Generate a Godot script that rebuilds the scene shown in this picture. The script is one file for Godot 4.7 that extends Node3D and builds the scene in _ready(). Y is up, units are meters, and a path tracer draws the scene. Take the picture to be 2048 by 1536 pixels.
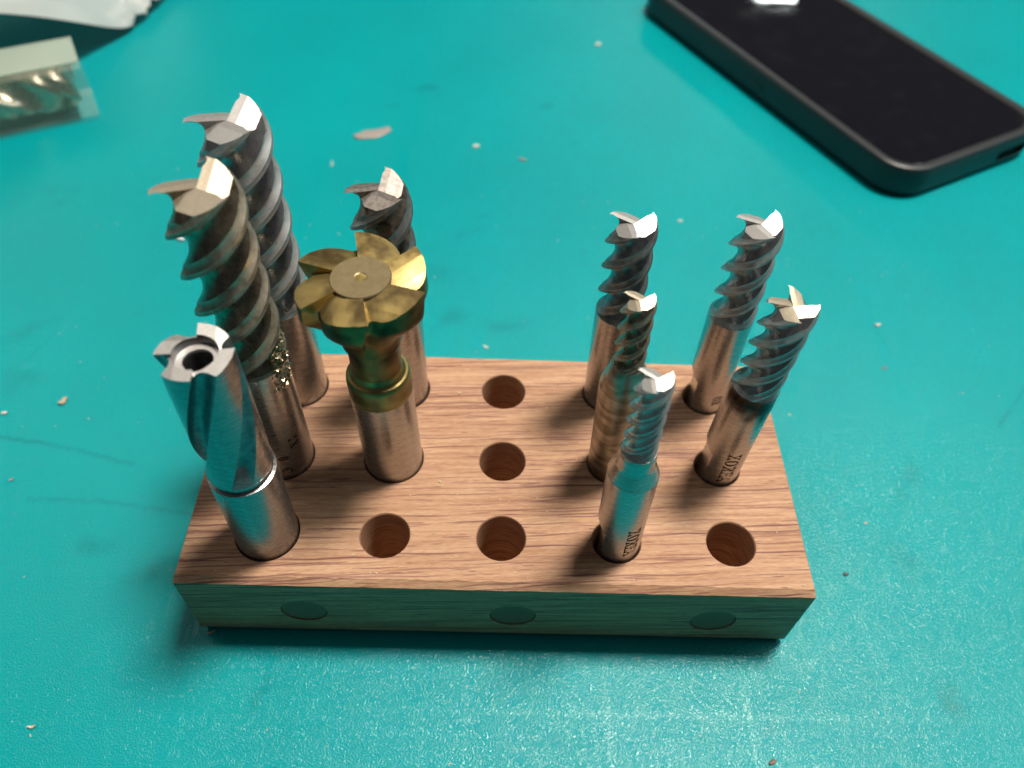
extends Node3D
# Lengths inside the builders are millimetres; MM turns them into metres when a mesh is committed.
const MM := 0.001
const BT := 24.35          # height of the block's top face above the table
const DEEP := 17.0         # how far a shank sits down in its hole
const X0 := 0.47           # middle column
const DX := 24.33          # column spacing
const ROW := [-11.36, -30.77, -50.93]
var M := {}
var rng := RandomNumberGenerator.new()

func _ready():
	rng.seed = 20
	camera_and_light()
	materials()
	table()
	wooden_block()
	cutters()
	phone()
	tube_and_bag()
	debris()

# ---------------------------------------------------------------- camera, light
func camera_and_light():
	var cam := Camera3D.new()
	cam.name = "camera"
	var at := CameraAttributesPhysical.new()
	at.frustum_focal_length = 25.12
	at.frustum_focus_distance = 0.157
	at.frustum_near = 0.01
	at.frustum_far = 20.0
	at.exposure_aperture = 12.5
	cam.attributes = at
	cam.keep_aspect = Camera3D.KEEP_HEIGHT
	cam.fov = 51.07
	cam.near = 0.01
	cam.far = 20.0
	cam.transform = Transform3D(Basis.from_euler(Vector3(-0.8808841, -0.0411351, 0.0613934)), Vector3(-2.617, 150.858 + BT, 71.043) * MM)
	add_child(cam)
	cam.current = true
	var we := WorldEnvironment.new()
	we.name = "environment"
	var e := Environment.new()
	e.background_mode = Environment.BG_COLOR
	e.background_color = lin(0.045, 0.045, 0.048)
	e.tonemap_mode = Environment.TONE_MAPPER_LINEAR
	e.tonemap_exposure = 1.0
	e.sdfgi_enabled = true
	e.ssao_enabled = true
	e.ssil_enabled = true
	we.environment = e
	add_child(we)
	lamp("square white work lamp hanging over the block of cutters", "work_lamp", Vector3(0.36, 1.53, -0.33), Vector3(0, 0.03, -0.03), Vector2(0.26, 0.26), 3.55, Color(1.0, 0.96, 0.91))
	lamp("white ceiling lamp mirrored in the phone's dark screen", "added_fill_lamp", Vector3(1.46, 1.80, -4.36), Vector3(1.46, 0.0, -4.35), Vector2(0.20, 0.24), 1.2, Color(0.97, 1.0, 0.98))
	lamp("white ceiling lamp mirrored in the rim of the phone case", "added_fill_lamp", Vector3(0.90, 1.80, -4.50), Vector3(0.90, 0.0, -4.49), Vector2(0.20, 0.24), 1.2, Color(0.97, 1.0, 0.98))
	lamp("long white ceiling lamp off to the right of the table", "added_fill_lamp", Vector3(1.50, 1.80, -0.52), Vector3(1.50, 0.0, -0.51), Vector2(0.50, 1.20), 0.85, Color(0.97, 1.0, 0.98))
	lamp("long white fill lamp added out of view to the left of the table", "added_fill_lamp", Vector3(-1.50, 1.80, -1.2), Vector3(-1.50, 0.0, -1.19), Vector2(0.50, 1.20), 0.6, Color(1.0, 0.97, 0.92))  # unseen lamp, added only to fill from the left

func lamp(label: String, called: String, at: Vector3, to: Vector3, size: Vector2, energy: float, tint: Color):
	var root := thing(called, label, "lamp")
	root.look_at_from_position(at, to, Vector3.FORWARD if absf((to - at).normalized().dot(Vector3.FORWARD)) < 0.9 else Vector3.UP)
	var body := BoxMesh.new()
	body.size = Vector3(size.x + 0.02, size.y + 0.02, 0.03)
	var hm := StandardMaterial3D.new()
	hm.albedo_color = lin(0.7, 0.7, 0.7)
	var b := MeshInstance3D.new()
	b.name = "housing"
	b.mesh = body
	b.material_override = hm
	b.position.z = 0.019
	root.add_child(b, true)
	var pane := BoxMesh.new()
	pane.size = Vector3(size.x, size.y, 0.004)
	var pm := StandardMaterial3D.new()
	pm.albedo_color = Color(0.9, 0.9, 0.9)
	pm.emission_enabled = true
	pm.emission = tint
	pm.emission_energy_multiplier = 2.0
	var p := MeshInstance3D.new()
	p.name = "diffuser"
	p.mesh = pane
	p.material_override = pm
	p.position.z = 0.001
	root.add_child(p, true)
	var l := AreaLight3D.new()
	l.name = "light"
	l.area_size = size
	l.area_normalize_energy = true
	l.light_energy = energy
	l.light_color = tint
	l.shadow_enabled = true
	l.area_range = 12.0
	l.position.z = -0.006
	root.add_child(l, true)

# ---------------------------------------------------------------- naming
func thing(called: String, label: String, category: String, group := "") -> Node3D:
	var o := Node3D.new()
	o.name = fresh(called)
	add_child(o)
	tag(o, label, category, group)
	return o

func tag(o: Node, label: String, category := "", group := ""):
	o.set_meta("label", label)
	if category:
		o.set_meta("category", category)
	if group:
		o.set_meta("group", group)

var used := {}
func fresh(called: String) -> String:
	var n: int = used.get(called, 0)
	used[called] = n + 1
	return called if n == 0 else "%s_%03d" % [called, n]

# ---------------------------------------------------------------- mesh helpers
func lin(r: float, g: float, b: float, a := 1.0) -> Color:
	return Color(r, g, b, a).linear_to_srgb()

func quad(t: PackedVector3Array, a: Vector3, b: Vector3, c: Vector3, d: Vector3):
	t.append_array([a, b, c, a, c, d])

# loops run counter-clockwise seen from above, from the lowest to the highest
func loft(loops: Array, low := true, high := true) -> PackedVector3Array:
	var t := PackedVector3Array()
	for i in loops.size() - 1:
		var a: PackedVector3Array = loops[i]
		var b: PackedVector3Array = loops[i + 1]
		var n := a.size()
		for j in n:
			var k := (j + 1) % n
			if a[j].distance_squared_to(a[k]) > 1e-9:
				t.append_array([a[j], a[k], b[k]])
			if b[j].distance_squared_to(b[k]) > 1e-9:
				t.append_array([a[j], b[k], b[j]])
	if low:
		t.append_array(cap(loops[0], false))
	if high:
		t.append_array(cap(loops[-1], true))
	return t

func cap(loop: PackedVector3Array, up: bool) -> PackedVector3Array:
	var p := PackedVector2Array()
	for v in loop:
		p.append(Vector2(v.x, -v.z))
	var idx := Geometry2D.triangulate_polygon(p)
	var t := PackedVector3Array()
	for i in range(0, idx.size(), 3):
		var a := loop[idx[i]]
		var b := loop[idx[i + 1]]
		var c := loop[idx[i + 2]]
		if ((b - a).cross(c - a).y > 0.0) == up:
			t.append_array([a, b, c])
		else:
			t.append_array([a, c, b])
	return t

func ring(r: float, y: float, n := 56, c := Vector2.ZERO) -> PackedVector3Array:
	var p := PackedVector3Array()
	for i in n:
		var a := TAU * i / n
		p.append(Vector3(c.x + r * cos(a), y, c.y - r * sin(a)))
	return p

func lathe(rows: Array, n := 56) -> PackedVector3Array:    # rows of [radius, height], low to high
	var loops := []
	for r in rows:
		loops.append(ring(r[0], r[1], n))
	return loft(loops)

func solid(t: PackedVector3Array) -> ArrayMesh:             # bare mesh for a CSG node
	var st := SurfaceTool.new()
	st.begin(Mesh.PRIMITIVE_TRIANGLES)
	for i in range(0, t.size(), 3):
		for k in [0, 2, 1]:
			st.add_vertex(t[i + k])
	st.generate_normals()
	st.index()
	return st.commit()

func carve(base: PackedVector3Array, cuts: Array) -> PackedVector3Array:
	var comb := CSGCombiner3D.new()
	comb.name = "carving"
	add_child(comb)
	var b := CSGMesh3D.new()
	b.mesh = solid(base)
	comb.add_child(b)
	for c in cuts:
		var m := CSGMesh3D.new()
		m.operation = CSGShape3D.OPERATION_SUBTRACTION
		m.mesh = solid(c)
		comb.add_child(m)
	comb._update_shape()
	var f := comb.bake_static_mesh().get_faces()
	remove_child(comb)
	comb.free()
	var t := PackedVector3Array()
	t.resize(f.size())
	for i in range(0, f.size(), 3):
		t[i] = f[i]
		t[i + 1] = f[i + 2]
		t[i + 2] = f[i + 1]
	return t

# a mesh whose normals are shared only between faces that meet at less than the crease angle
func creased(t: PackedVector3Array, crease := 32.0, tint = null) -> ArrayMesh:
	var n := t.size() / 3
	var fn := PackedVector3Array()
	fn.resize(n)
	var un := PackedVector3Array()
	un.resize(n)
	var near := {}
	var keys: Array[Vector3i] = []
	keys.resize(t.size())
	for i in n:
		var c := (t[i * 3 + 1] - t[i * 3]).cross(t[i * 3 + 2] - t[i * 3])
		fn[i] = c
		un[i] = c.normalized()
		for k in 3:
			var q := Vector3i((t[i * 3 + k] * 800.0).round())
			keys[i * 3 + k] = q
			if near.has(q):
				near[q].append(i)
			else:
				near[q] = [i]
	var lim := cos(deg_to_rad(crease))
	var v := PackedVector3Array()
	var nn := PackedVector3Array()
	var cc := PackedColorArray()
	for i in n:
		if fn[i].length_squared() < 1e-14:
			continue
		for k in [0, 2, 1]:
			var s := Vector3.ZERO
			for f in near[keys[i * 3 + k]]:
				if un[i].dot(un[f]) >= lim:
					s += fn[f]
			v.append(t[i * 3 + k] * MM)
			nn.append(s.normalized() if s.length_squared() > 1e-20 else un[i])
			if tint != null:
				cc.append(tint.call(t[i * 3 + k]))
	var arr := []
	arr.resize(Mesh.ARRAY_MAX)
	arr[Mesh.ARRAY_VERTEX] = v
	arr[Mesh.ARRAY_NORMAL] = nn
	if tint != null:
		arr[Mesh.ARRAY_COLOR] = cc
	var m := ArrayMesh.new()
	m.add_surface_from_arrays(Mesh.PRIMITIVE_TRIANGLES, arr)
	return m

func part(called: String, t: PackedVector3Array, mat: Material, parent: Node, crease := 32.0, tint = null) -> MeshInstance3D:
	var o := MeshInstance3D.new()
	o.name = called
	o.mesh = creased(t, crease, tint)
	o.material_override = mat
	parent.add_child(o, true)
	return o

func moved(t: PackedVector3Array, x: Transform3D) -> PackedVector3Array:
	return x * t

func box(size: Vector3, at := Vector3.ZERO) -> PackedVector3Array:
	var h := size / 2.0
	var a := PackedVector3Array([Vector3(-h.x, -h.y, h.z), Vector3(h.x, -h.y, h.z), Vector3(h.x, -h.y, -h.z), Vector3(-h.x, -h.y, -h.z)])
	var b := PackedVector3Array()
	for v in a:
		b.append(v + Vector3(0, size.y, 0))
	return moved(loft([a, b]), Transform3D(Basis(), at))

# ---------------------------------------------------------------- materials
func noise(freq: float, kind := FastNoiseLite.TYPE_SIMPLEX_SMOOTH, octaves := 4, sd := 1) -> FastNoiseLite:
	var f := FastNoiseLite.new()
	f.noise_type = kind
	f.frequency = freq
	f.fractal_octaves = octaves
	f.seed = sd
	return f

func noise_tex(f: FastNoiseLite, ramp = null, size := 256, as_normal := 0.0) -> NoiseTexture2D:
	var t := NoiseTexture2D.new()
	t.width = size
	t.height = size
	t.seamless = true
	t.noise = f
	if ramp != null:
		var g := Gradient.new()
		g.offsets = PackedFloat32Array(ramp[0])
		g.colors = PackedColorArray(ramp[1])
		t.color_ramp = g
	if as_normal > 0.0:
		t.as_normal_map = true
		t.bump_strength = as_normal
	return t

# ground or tarnished steel: dark and light are linear colours, rough the two ends of its roughness
func metal(dark: Color, light: Color, rough: Vector2, scale: Vector3, sd: int, bump := 0.25, freq := 0.02) -> StandardMaterial3D:
	var m := StandardMaterial3D.new()
	m.metallic = 0.9
	m.albedo_color = Color.WHITE
	m.albedo_texture = noise_tex(noise(freq, FastNoiseLite.TYPE_SIMPLEX_SMOOTH, 3, sd), [[0.25, 0.5, 0.75], [dark.linear_to_srgb(), dark.lerp(light, 0.65).linear_to_srgb(), light.linear_to_srgb()]])
	m.roughness = 1.0
	m.roughness_texture = noise_tex(noise(0.05, FastNoiseLite.TYPE_SIMPLEX_SMOOTH, 5, sd + 40), [[0.2, 0.8], [Color(rough.x, rough.x, rough.x), Color(rough.y, rough.y, rough.y)]])
	if bump > 0.015:
		m.normal_enabled = true
		m.normal_texture = M.scratch
		m.normal_scale = bump
	m.uv1_triplanar = true
	m.uv1_scale = scale
	return m

func plain(r: float, g: float, b: float, rough: float, spec := 0.5) -> StandardMaterial3D:
	var m := StandardMaterial3D.new()
	m.albedo_color = lin(r, g, b)
	m.roughness = rough
	m.metallic_specular = spec
	return m

func materials():
	M.scratch = noise_tex(noise(0.06, FastNoiseLite.TYPE_VALUE, 4, 77), null, 256, 3.0)
	var turned := Vector3(35, 420, 35)       # marks that run round the shank
	var even := Vector3(90, 90, 90)
	M.shank = metal(Color(0.34, 0.335, 0.325), Color(0.47, 0.46, 0.445), Vector2(0.20, 0.34), turned, 3, 0.05)
	M.shank_dirty = metal(Color(0.20, 0.17, 0.125), Color(0.42, 0.385, 0.32), Vector2(0.28, 0.42), Vector3(30, 60, 30), 5, 0.08)
	M.carbide = metal(Color(0.27, 0.265, 0.27), Color(0.40, 0.39, 0.39), Vector2(0.26, 0.34), even, 7, 0.01)
	M.dark_carbide = metal(Color(0.15, 0.15, 0.16), Color(0.27, 0.27, 0.275), Vector2(0.30, 0.40), even, 8, 0.02)
	M.bronze = metal(Color(0.15, 0.12, 0.085), Color(0.31, 0.26, 0.19), Vector2(0.24, 0.32), even, 9, 0.01)
	M.land = metal(Color(0.46, 0.455, 0.45), Color(0.60, 0.59, 0.58), Vector2(0.38, 0.50), even, 31, 0.02)
	M.land_warm = metal(Color(0.31, 0.255, 0.185), Color(0.49, 0.42, 0.33), Vector2(0.34, 0.46), even, 32, 0.02)
	M.land_dull = metal(Color(0.20, 0.195, 0.195), Color(0.36, 0.35, 0.345), Vector2(0.36, 0.48), even, 33, 0.02)
	for k in ["land", "land_warm", "land_dull"]:
		M[k].metallic = 0.88
	M.sooty = metal(Color(0.05, 0.043, 0.036), Color(0.28, 0.235, 0.19), Vector2(0.35, 0.55), even, 10, 0.2)
	M.bright = metal(Color(0.50, 0.50, 0.50), Color(0.64, 0.63, 0.62), Vector2(0.26, 0.34), even, 11, 0.0)
	M.polished = metal(Color(0.25, 0.25, 0.25), Color(0.37, 0.365, 0.36), Vector2(0.22, 0.36), Vector3(60, 300, 60), 21, 0.02)
	M.warm = metal(Color(0.48, 0.41, 0.31), Color(0.66, 0.58, 0.46), Vector2(0.18, 0.30), even, 22, 0.0)
	M.ground = metal(Color(0.52, 0.51, 0.49), Color(0.68, 0.66, 0.63), Vector2(0.42, 0.54), Vector3(60, 60, 400), 12, 0.06, 0.06)
	M.ground_warm = metal(Color(0.52, 0.44, 0.32), Color(0.68, 0.60, 0.47), Vector2(0.42, 0.56), Vector3(60, 60, 400), 13, 0.18, 0.06)
	M.ground_dull = metal(Color(0.28, 0.25, 0.23), Color(0.44, 0.39, 0.35), Vector2(0.42, 0.55), even, 14, 0.05, 0.03)
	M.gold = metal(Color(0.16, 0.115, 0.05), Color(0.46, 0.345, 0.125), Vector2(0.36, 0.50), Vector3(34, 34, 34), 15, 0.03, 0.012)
	M.gold_shaded = metal(Color(0.04, 0.027, 0.014), Color(0.24, 0.165, 0.06), Vector2(0.34, 0.48), Vector3(34, 34, 34), 18, 0.03, 0.012)  # the gold again, with the shade of sides and neck put into its colour
	M.boss = metal(Color(0.30, 0.24, 0.13), Color(0.33, 0.27, 0.15), Vector2(0.46, 0.50), Vector3(70, 70, 70), 17, 0.03)
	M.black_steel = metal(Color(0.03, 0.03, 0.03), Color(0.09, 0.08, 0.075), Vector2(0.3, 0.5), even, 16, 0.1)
	M.ink = plain(0.022, 0.012, 0.008, 0.7, 0.2)

# ---------------------------------------------------------------- table
func table():
	var nm := noise(0.045, FastNoiseLite.TYPE_SIMPLEX, 2, 5)
	nm.domain_warp_enabled = true
	nm.domain_warp_amplitude = 12.0
	nm.domain_warp_frequency = 0.02
	var m := StandardMaterial3D.new()
	m.albedo_color = lin(0.0005, 0.325, 0.350)
	m.roughness = 1.0
	m.roughness_texture = noise_tex(noise(0.012, FastNoiseLite.TYPE_SIMPLEX_SMOOTH, 3, 8), [[0.2, 0.8], [Color(0.11, 0.11, 0.11), Color(0.19, 0.19, 0.19)]], 512)
	m.metallic_specular = 0.36
	m.normal_enabled = true
	m.normal_texture = noise_tex(nm, null, 1024, 9.0)
	m.normal_scale = 0.33
	m.uv1_scale = Vector3(33, 33, 1)
	m.detail_enabled = true
	m.detail_blend_mode = BaseMaterial3D.BLEND_MODE_MUL
	m.detail_uv_layer = BaseMaterial3D.DETAIL_UV_2
	m.detail_albedo = stains()
	var x0 := -0.75
	var x1 := 0.85
	var z0 := -1.0
	var z1 := 0.6
	var st := SurfaceTool.new()
	st.begin(Mesh.PRIMITIVE_TRIANGLES)
	var c := [Vector2(x0, z0), Vector2(x1, z0), Vector2(x1, z1), Vector2(x0, z1)]
	for k in [0, 1, 2, 0, 2, 3]:
		var p: Vector2 = c[k]
		st.set_normal(Vector3.UP)
		st.set_tangent(Plane(1, 0, 0, 1))
		st.set_uv(Vector2((p.x - x0), (p.y - z0)))
		st.set_uv2(Vector2((p.x + 0.30) / 0.6, (p.y + 0.42) / 0.6))
		st.add_vertex(Vector3(p.x, 0, p.y))
	var side := [[0, 3], [3, 2], [2, 1], [1, 0]]
	for s in side:
		var a: Vector2 = c[s[0]]
		var b: Vector2 = c[s[1]]
		var out := Vector3(a.y - b.y, 0, b.x - a.x).normalized() * -1.0
		var q := [Vector3(a.x, 0, a.y), Vector3(b.x, 0, b.y), Vector3(b.x, -0.03, b.y), Vector3(a.x, -0.03, a.y)]
		for k in [0, 1, 2, 0, 2, 3]:
			st.set_normal(out)
			st.set_uv(Vector2(q[k].x + q[k].z, q[k].y))
			st.set_uv2(Vector2.ZERO)
			st.add_vertex(q[k])
	var o := MeshInstance3D.new()
	o.name = "tabletop"
	o.mesh = st.commit()
	o.material_override = m
	add_child(o)
	o.set_meta("label", "teal textured table mat with smudges and fine scratches")
	o.set_meta("kind", "structure")

# wear on the mat: smudges and scratches, as a multiplying map over x -300..300, z -420..180 mm
func stains() -> ImageTexture:
	var S := 1200
	var im := Image.create(S, S, false, Image.FORMAT_RGB8)
	var broad := noise(0.006, FastNoiseLite.TYPE_SIMPLEX_SMOOTH, 4, 21).get_image(S, S)
	var fine := noise(0.05, FastNoiseLite.TYPE_SIMPLEX_SMOOTH, 3, 22).get_image(S, S)
	var bd := broad.get_data()
	var fd := fine.get_data()
	var px := PackedFloat32Array()
	px.resize(S * S)
	# each smudge: centre x, z, half-lengths, turn, strength
	var spots := [[-32, -227, 6, 3, 0.3, 0.35], [-45, -213, 4, 2, 0.4, 0.25], [-7, -148, 3, 2, 0.2, 0.3], [-13, -137, 7, 3, 0.6, 0.2], [-17, -98, 10, 4, 0.5, 0.22], [0, -96, 9, 3, 0.2, 0.2],
		[-96, -20, 8, 4, 0.4, 0.22], [-81, -14, 6, 3, 0.7, 0.3], [108, -45, 8, 3, 1.0, 0.3], [-50, 13, 5, 2, 1.3, 0.25], [99, 12, 5, 5, 0.0, 0.25], [-137, -88, 9, 4, 0.5, 0.2], [-132, -70, 7, 6, 0.2, 0.2],
		[16, -217, 3, 2, 0.4, 0.3], [-22, -120, 6, 10, 0.4, 0.18], [-150, -150, 14, 8, 0.2, 0.15], [100, -20, 4, 7, 0.3, 0.25], [-30, -75, 10, 5, 0.4, 0.2], [150, -40, 14, 5, 0.8, 0.15], [26, -192, 2, 1, 0.4, 0.4], [60, 18, 3, 1.5, 0.2, 0.35]]
	for s in spots:
		var cx: float = (s[0] + 300.0) * 2.0
		var cy: float = (s[1] + 420.0) * 2.0
		var rr: float = maxf(s[2], s[3]) * 2.0 * 1.6
		for y in range(int(cy - rr), int(cy + rr)):
			for x in range(int(cx - rr), int(cx + rr)):
				var d := Vector2(x - cx, y - cy).rotated(s[4]) / Vector2(s[2] * 2.0, s[3] * 2.0)
				var f: float = 0.36 * exp(-d.length_squared() * 1.6) * s[5] * clampf(0.2 + 2.2 * (fd[y * S + x] / 255.0 - 0.3), 0.0, 1.6)
				px[y * S + x] += f
	# scratches: polylines
	var lines := [[Vector2(-134, -51), Vector2(-113, -48), 0.42], [Vector2(-113, -48), Vector2(-93, -43), 0.32], [Vector2(-116, -32), Vector2(-98, -32), 0.22], [Vector2(-98, -32), Vector2(-74, -29), 0.25], [Vector2(153, -78), Vector2(139, -63), 0.3], [Vector2(-140, -60), Vector2(-128, -90), 0.12]]
	for l in lines:
		var a: Vector2 = (l[0] + Vector2(300, 420)) * 2.0
		var b: Vector2 = (l[1] + Vector2(300, 420)) * 2.0
		var n := int(a.distance_to(b) * 2.0)
		for i in n:
			var p := a.lerp(b, float(i) / n) + Vector2(0, 1.6 * (fd[int(a.y) * S + (i * 2) % S] / 255.0 - 0.5))
			for dy in [-1, 0, 1]:
				var q := int(p.y + dy) * S + int(p.x)
				px[q] = maxf(px[q], 0.30 * l[2] * (1.0 if dy == 0 else 0.45) * (0.4 + fd[q] / 255.0))
	var data := PackedByteArray()
	data.resize(S * S * 3)
	for i in S * S:
		var g := 1.0 - clampf(px[i], 0.0, 0.75)
		var b := 0.95 + 0.05 * bd[i] / 255.0
		var grey := px[i]
		data[i * 3] = int(255.0 * minf(1.0, g * b))
		data[i * 3 + 1] = int(255.0 * minf(1.0, (g - grey * 0.05) * b))
		data[i * 3 + 2] = int(255.0 * minf(1.0, (g - grey * 0.08) * b))
	return ImageTexture.create_from_image(Image.create_from_data(S, S, false, Image.FORMAT_RGB8, data))

# ---------------------------------------------------------------- wood
func oak(sd: int, bright: float) -> StandardMaterial3D:
	var W := 1536
	var H := 768
	var fib := noise(0.09, FastNoiseLite.TYPE_SIMPLEX_SMOOTH, 4, sd).get_image(64, H)
	fib.resize(W, H, Image.INTERPOLATE_CUBIC)
	var hair := noise(0.35, FastNoiseLite.TYPE_SIMPLEX, 2, sd + 1).get_image(160, H)
	hair.resize(W, H, Image.INTERPOLATE_CUBIC)
	var wide := noise(0.012, FastNoiseLite.TYPE_SIMPLEX_SMOOTH, 3, sd + 2).get_image(128, H)
	wide.resize(W, H, Image.INTERPOLATE_CUBIC)
	var speck := noise(0.4, FastNoiseLite.TYPE_SIMPLEX, 2, sd + 3).get_image(W, H)
	var f := fib.get_data()
	var h := hair.get_data()
	var w := wide.get_data()
	var s := speck.get_data()
	var pore := PackedFloat32Array()
	pore.resize(W * H)
	var r := RandomNumberGenerator.new()
	r.seed = sd * 7 + 1
	for i in 1500:
		var len := r.randf_range(14, 60) if r.randf() < 0.55 else r.randf_range(60, 330)
		var wd := r.randf_range(0.4, 0.9) if len < 60 else r.randf_range(0.6, 1.6)
		var x := r.randf_range(-100, W)
		var y := r.randf_range(0, H)
		var dark := r.randf_range(0.15, 0.42) if r.randf() < 0.58 else r.randf_range(0.4, 0.72)
		var lean := -r.randf_range(0.035, 0.085)
		var wob := r.randf_range(0, TAU)
		for k in int(len):
			var u := k / len
			var ww := wd * sin(PI * clampf(u, 0.02, 0.98)) + 0.25
			var yy := y + lean * k + 0.9 * sin(k * 0.045 + wob)
			var xi := posmod(int(x) + k, W)
			for dy in range(-int(ww + 1.5), int(ww + 2.5)):
				var yi := posmod(int(yy) + dy, H)
				var dd: float = absf(int(yy) + dy - yy)
				var v := dark * clampf(ww + 0.5 - dd, 0.0, 1.0)
				if v > pore[yi * W + xi]:
					pore[yi * W + xi] = v
	var col := PackedByteArray()
	col.resize(W * H * 3)
	var hi := PackedByteArray()
	hi.resize(W * H)
	for y in H:
		for x in W:
			var src := posmod(y + int(x * 0.06), H) * W + x
			var i := y * W + x
			var t := 0.50 * f[src] / 255.0 + 0.32 * h[src] / 255.0 + 0.18 * w[src] / 255.0
			t = clampf((t - 0.25) * 1.9, 0.0, 1.0)
			var g := 1.0 + 0.10 * (s[i] / 255.0 - 0.5)
			var p := pore[i]
			var red := lerpf(164.0, 204.0, t) * g * bright
			var grn := lerpf(122.0, 167.0, t) * g * bright
			var blu := lerpf(93.0, 135.0, t) * g * bright
			col[i * 3] = int(clampf(lerpf(red, 92.0, p), 0, 255))
			col[i * 3 + 1] = int(clampf(lerpf(grn, 52.0, p), 0, 255))
			col[i * 3 + 2] = int(clampf(lerpf(blu, 58.0, p), 0, 255))
			hi[i] = int(clampf(150.0 + 60.0 * (h[src] / 255.0 - 0.5) + 30.0 * (s[i] / 255.0 - 0.5) - 120.0 * p, 0, 255))
	var m := StandardMaterial3D.new()
	m.albedo_texture = ImageTexture.create_from_image(Image.create_from_data(W, H, false, Image.FORMAT_RGB8, col))
	m.roughness = 0.62
	m.metallic_specular = 0.35
	m.heightmap_enabled = true
	m.heightmap_texture = ImageTexture.create_from_image(Image.create_from_data(W, H, false, Image.FORMAT_L8, hi))
	m.heightmap_scale = 0.014
	m.uv1_triplanar = true
	m.uv1_triplanar_sharpness = 8.0
	m.uv1_scale = Vector3(1.0 / 0.16, 1.0 / 0.08, 1.0 / 0.08)
	return m

func col_x(k: int) -> float:
	return X0 + (k - 3) * DX

func wooden_block():
	var root := thing("tool_block", "oak block drilled with fifteen holes, holding ten milling cutters on the teal mat", "tool holder")
	var L := 130.0
	var D := 61.64
	root.position = Vector3(0, 0, -D / 2.0) * MM
	# geometry in block-corner coordinates: x 0..L, z 0..D (front at D)
	var loops := []
	var jag := noise(0.22, FastNoiseLite.TYPE_SIMPLEX, 3, 33)
	var jag2 := noise(0.22, FastNoiseLite.TYPE_SIMPLEX, 3, 34)
	# rows: height, inset front, inset back, inset sides
	for r in [[0.0, 1.9, 1.0, 1.2], [0.5, 0.9, 0.4, 0.5], [1.7, 0.1, 0.0, 0.0], [BT - 1.05, 0.0, 0.0, 0.0], [BT - 0.28, 1.15, 0.15, 0.1], [BT, 1.4, 0.5, 0.35]]:
		var p := PackedVector3Array()
		var top: bool = r[0] > BT - 0.5
		var n := 110
		for i in n + 1:
			var x := lerpf(r[3], L - r[3], float(i) / n)
			var j := 0.0
			var dy := 0.0
			if top:
				j = 0.22 * jag.get_noise_1d(x) + 0.10 * jag2.get_noise_1d(x * 4.0)
			elif r[0] > 5.0:
				dy = 0.16 * jag2.get_noise_1d(x * 0.8)
			p.append(Vector3(x, r[0] + dy, D - r[1] + j))
		p.append(Vector3(L - r[3], r[0], r[2]))
		p.append(Vector3(r[3], r[0], r[2]))
		loops.append(p)
	var t := loft(loops)
	var cuts := []
	for c in range(1, 6):
		for k in 3:
			var big: bool = c == 1 or (c == 2 and k > 0)
			var rad := 6.55 if big else 5.15
			var cx := L / 2.0 + col_x(c)
			var cz: float = D + ROW[k]
			var hole := []
			for q in [[rad * 0.12, 3.2], [rad * 0.96, 5.4], [rad, 5.5], [rad, BT - 0.35], [rad + 0.22, BT + 0.05], [rad + 0.5, BT + 1.0]]:
				hole.append(ring(q[0], q[1], 48, Vector2(cx, cz)))
			var cyl := loft(hole)
			cuts.append(cyl)
	var plugs := [[-40.8, 11.2], [3.5, 11.1], [46.7, 10.6]]
	for q in plugs:
		var turn := Transform3D(Basis(Vector3.RIGHT, PI / 2), Vector3(L / 2.0 + q[0], q[1], D))
		cuts.append(moved(loft([ring(4.9, -0.9, 48), ring(4.95, 0.6, 48)]), turn))
	var body := part("block_body", carve(t, cuts), oak(4, 1.0), root, 28.0)
	body.position = Vector3(-L / 2.0, 0, -D / 2.0) * MM
	var pm := plain(0.24, 0.165, 0.11, 0.55, 0.25)
	pm.roughness_texture = noise_tex(noise(0.05), [[0.2, 0.8], [Color(0.35, 0.35, 0.35), Color(0.6, 0.6, 0.6)]])
	pm.roughness = 1.0
	pm.uv1_triplanar = true
	pm.uv1_scale = Vector3(80, 80, 80)
	var i := 0
	for q in plugs:
		var turn := Transform3D(Basis(Vector3.RIGHT, PI / 2), Vector3(q[0], q[1], D / 2.0))
		part("plug", moved(lathe([[4.6, -0.89], [4.8, -0.7], [4.72, -0.35], [4.2, -0.42], [2.0, -0.62], [0.3, -0.68]], 48), turn), pm, root, 40.0)
		i += 1

# ---------------------------------------------------------------- milling cutters
const TOOTH := [[0.0, 1.0], [0.10, 0.972], [0.30, 0.845], [0.38, 0.765], [0.48, 0.68], [0.58, 0.615], [0.68, 0.578], [0.78, 0.565], [0.87, 0.58], [0.935, 0.63], [0.98, 0.72], [1.008, 0.83], [1.015, 0.92], [1.0, 1.0]]
const WIDE := [[0.0, 1.0], [0.06, 0.995], [0.2, 0.985], [0.34, 0.98], [0.48, 0.975], [0.58, 0.965], [0.61, 0.90], [0.65, 0.80], [0.71, 0.71], [0.79, 0.66], [0.87, 0.65], [0.94, 0.69], [1.0, 0.79], [1.012, 0.90], [1.0, 1.0]]

# the flute side of a profile made smoother; the first keep points stay as they are
func denser(prof: Array, keep: int) -> Array:
	var out := prof.slice(0, keep)
	var n := prof.size()
	for i in range(keep - 1, n - 1):
		var p := []
		for k in [maxi(i - 1, keep - 1), i, i + 1, mini(i + 2, n - 1)]:
			p.append(Vector2(prof[k][0], prof[k][1]))
		for j in ([0.5, 1.0] if i < n - 2 else [1.0]):
			var v: Vector2 = (p[1] as Vector2).cubic_interpolate(p[2], p[0], p[3], j)
			out.append([v.x, v.y])
	return out

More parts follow.
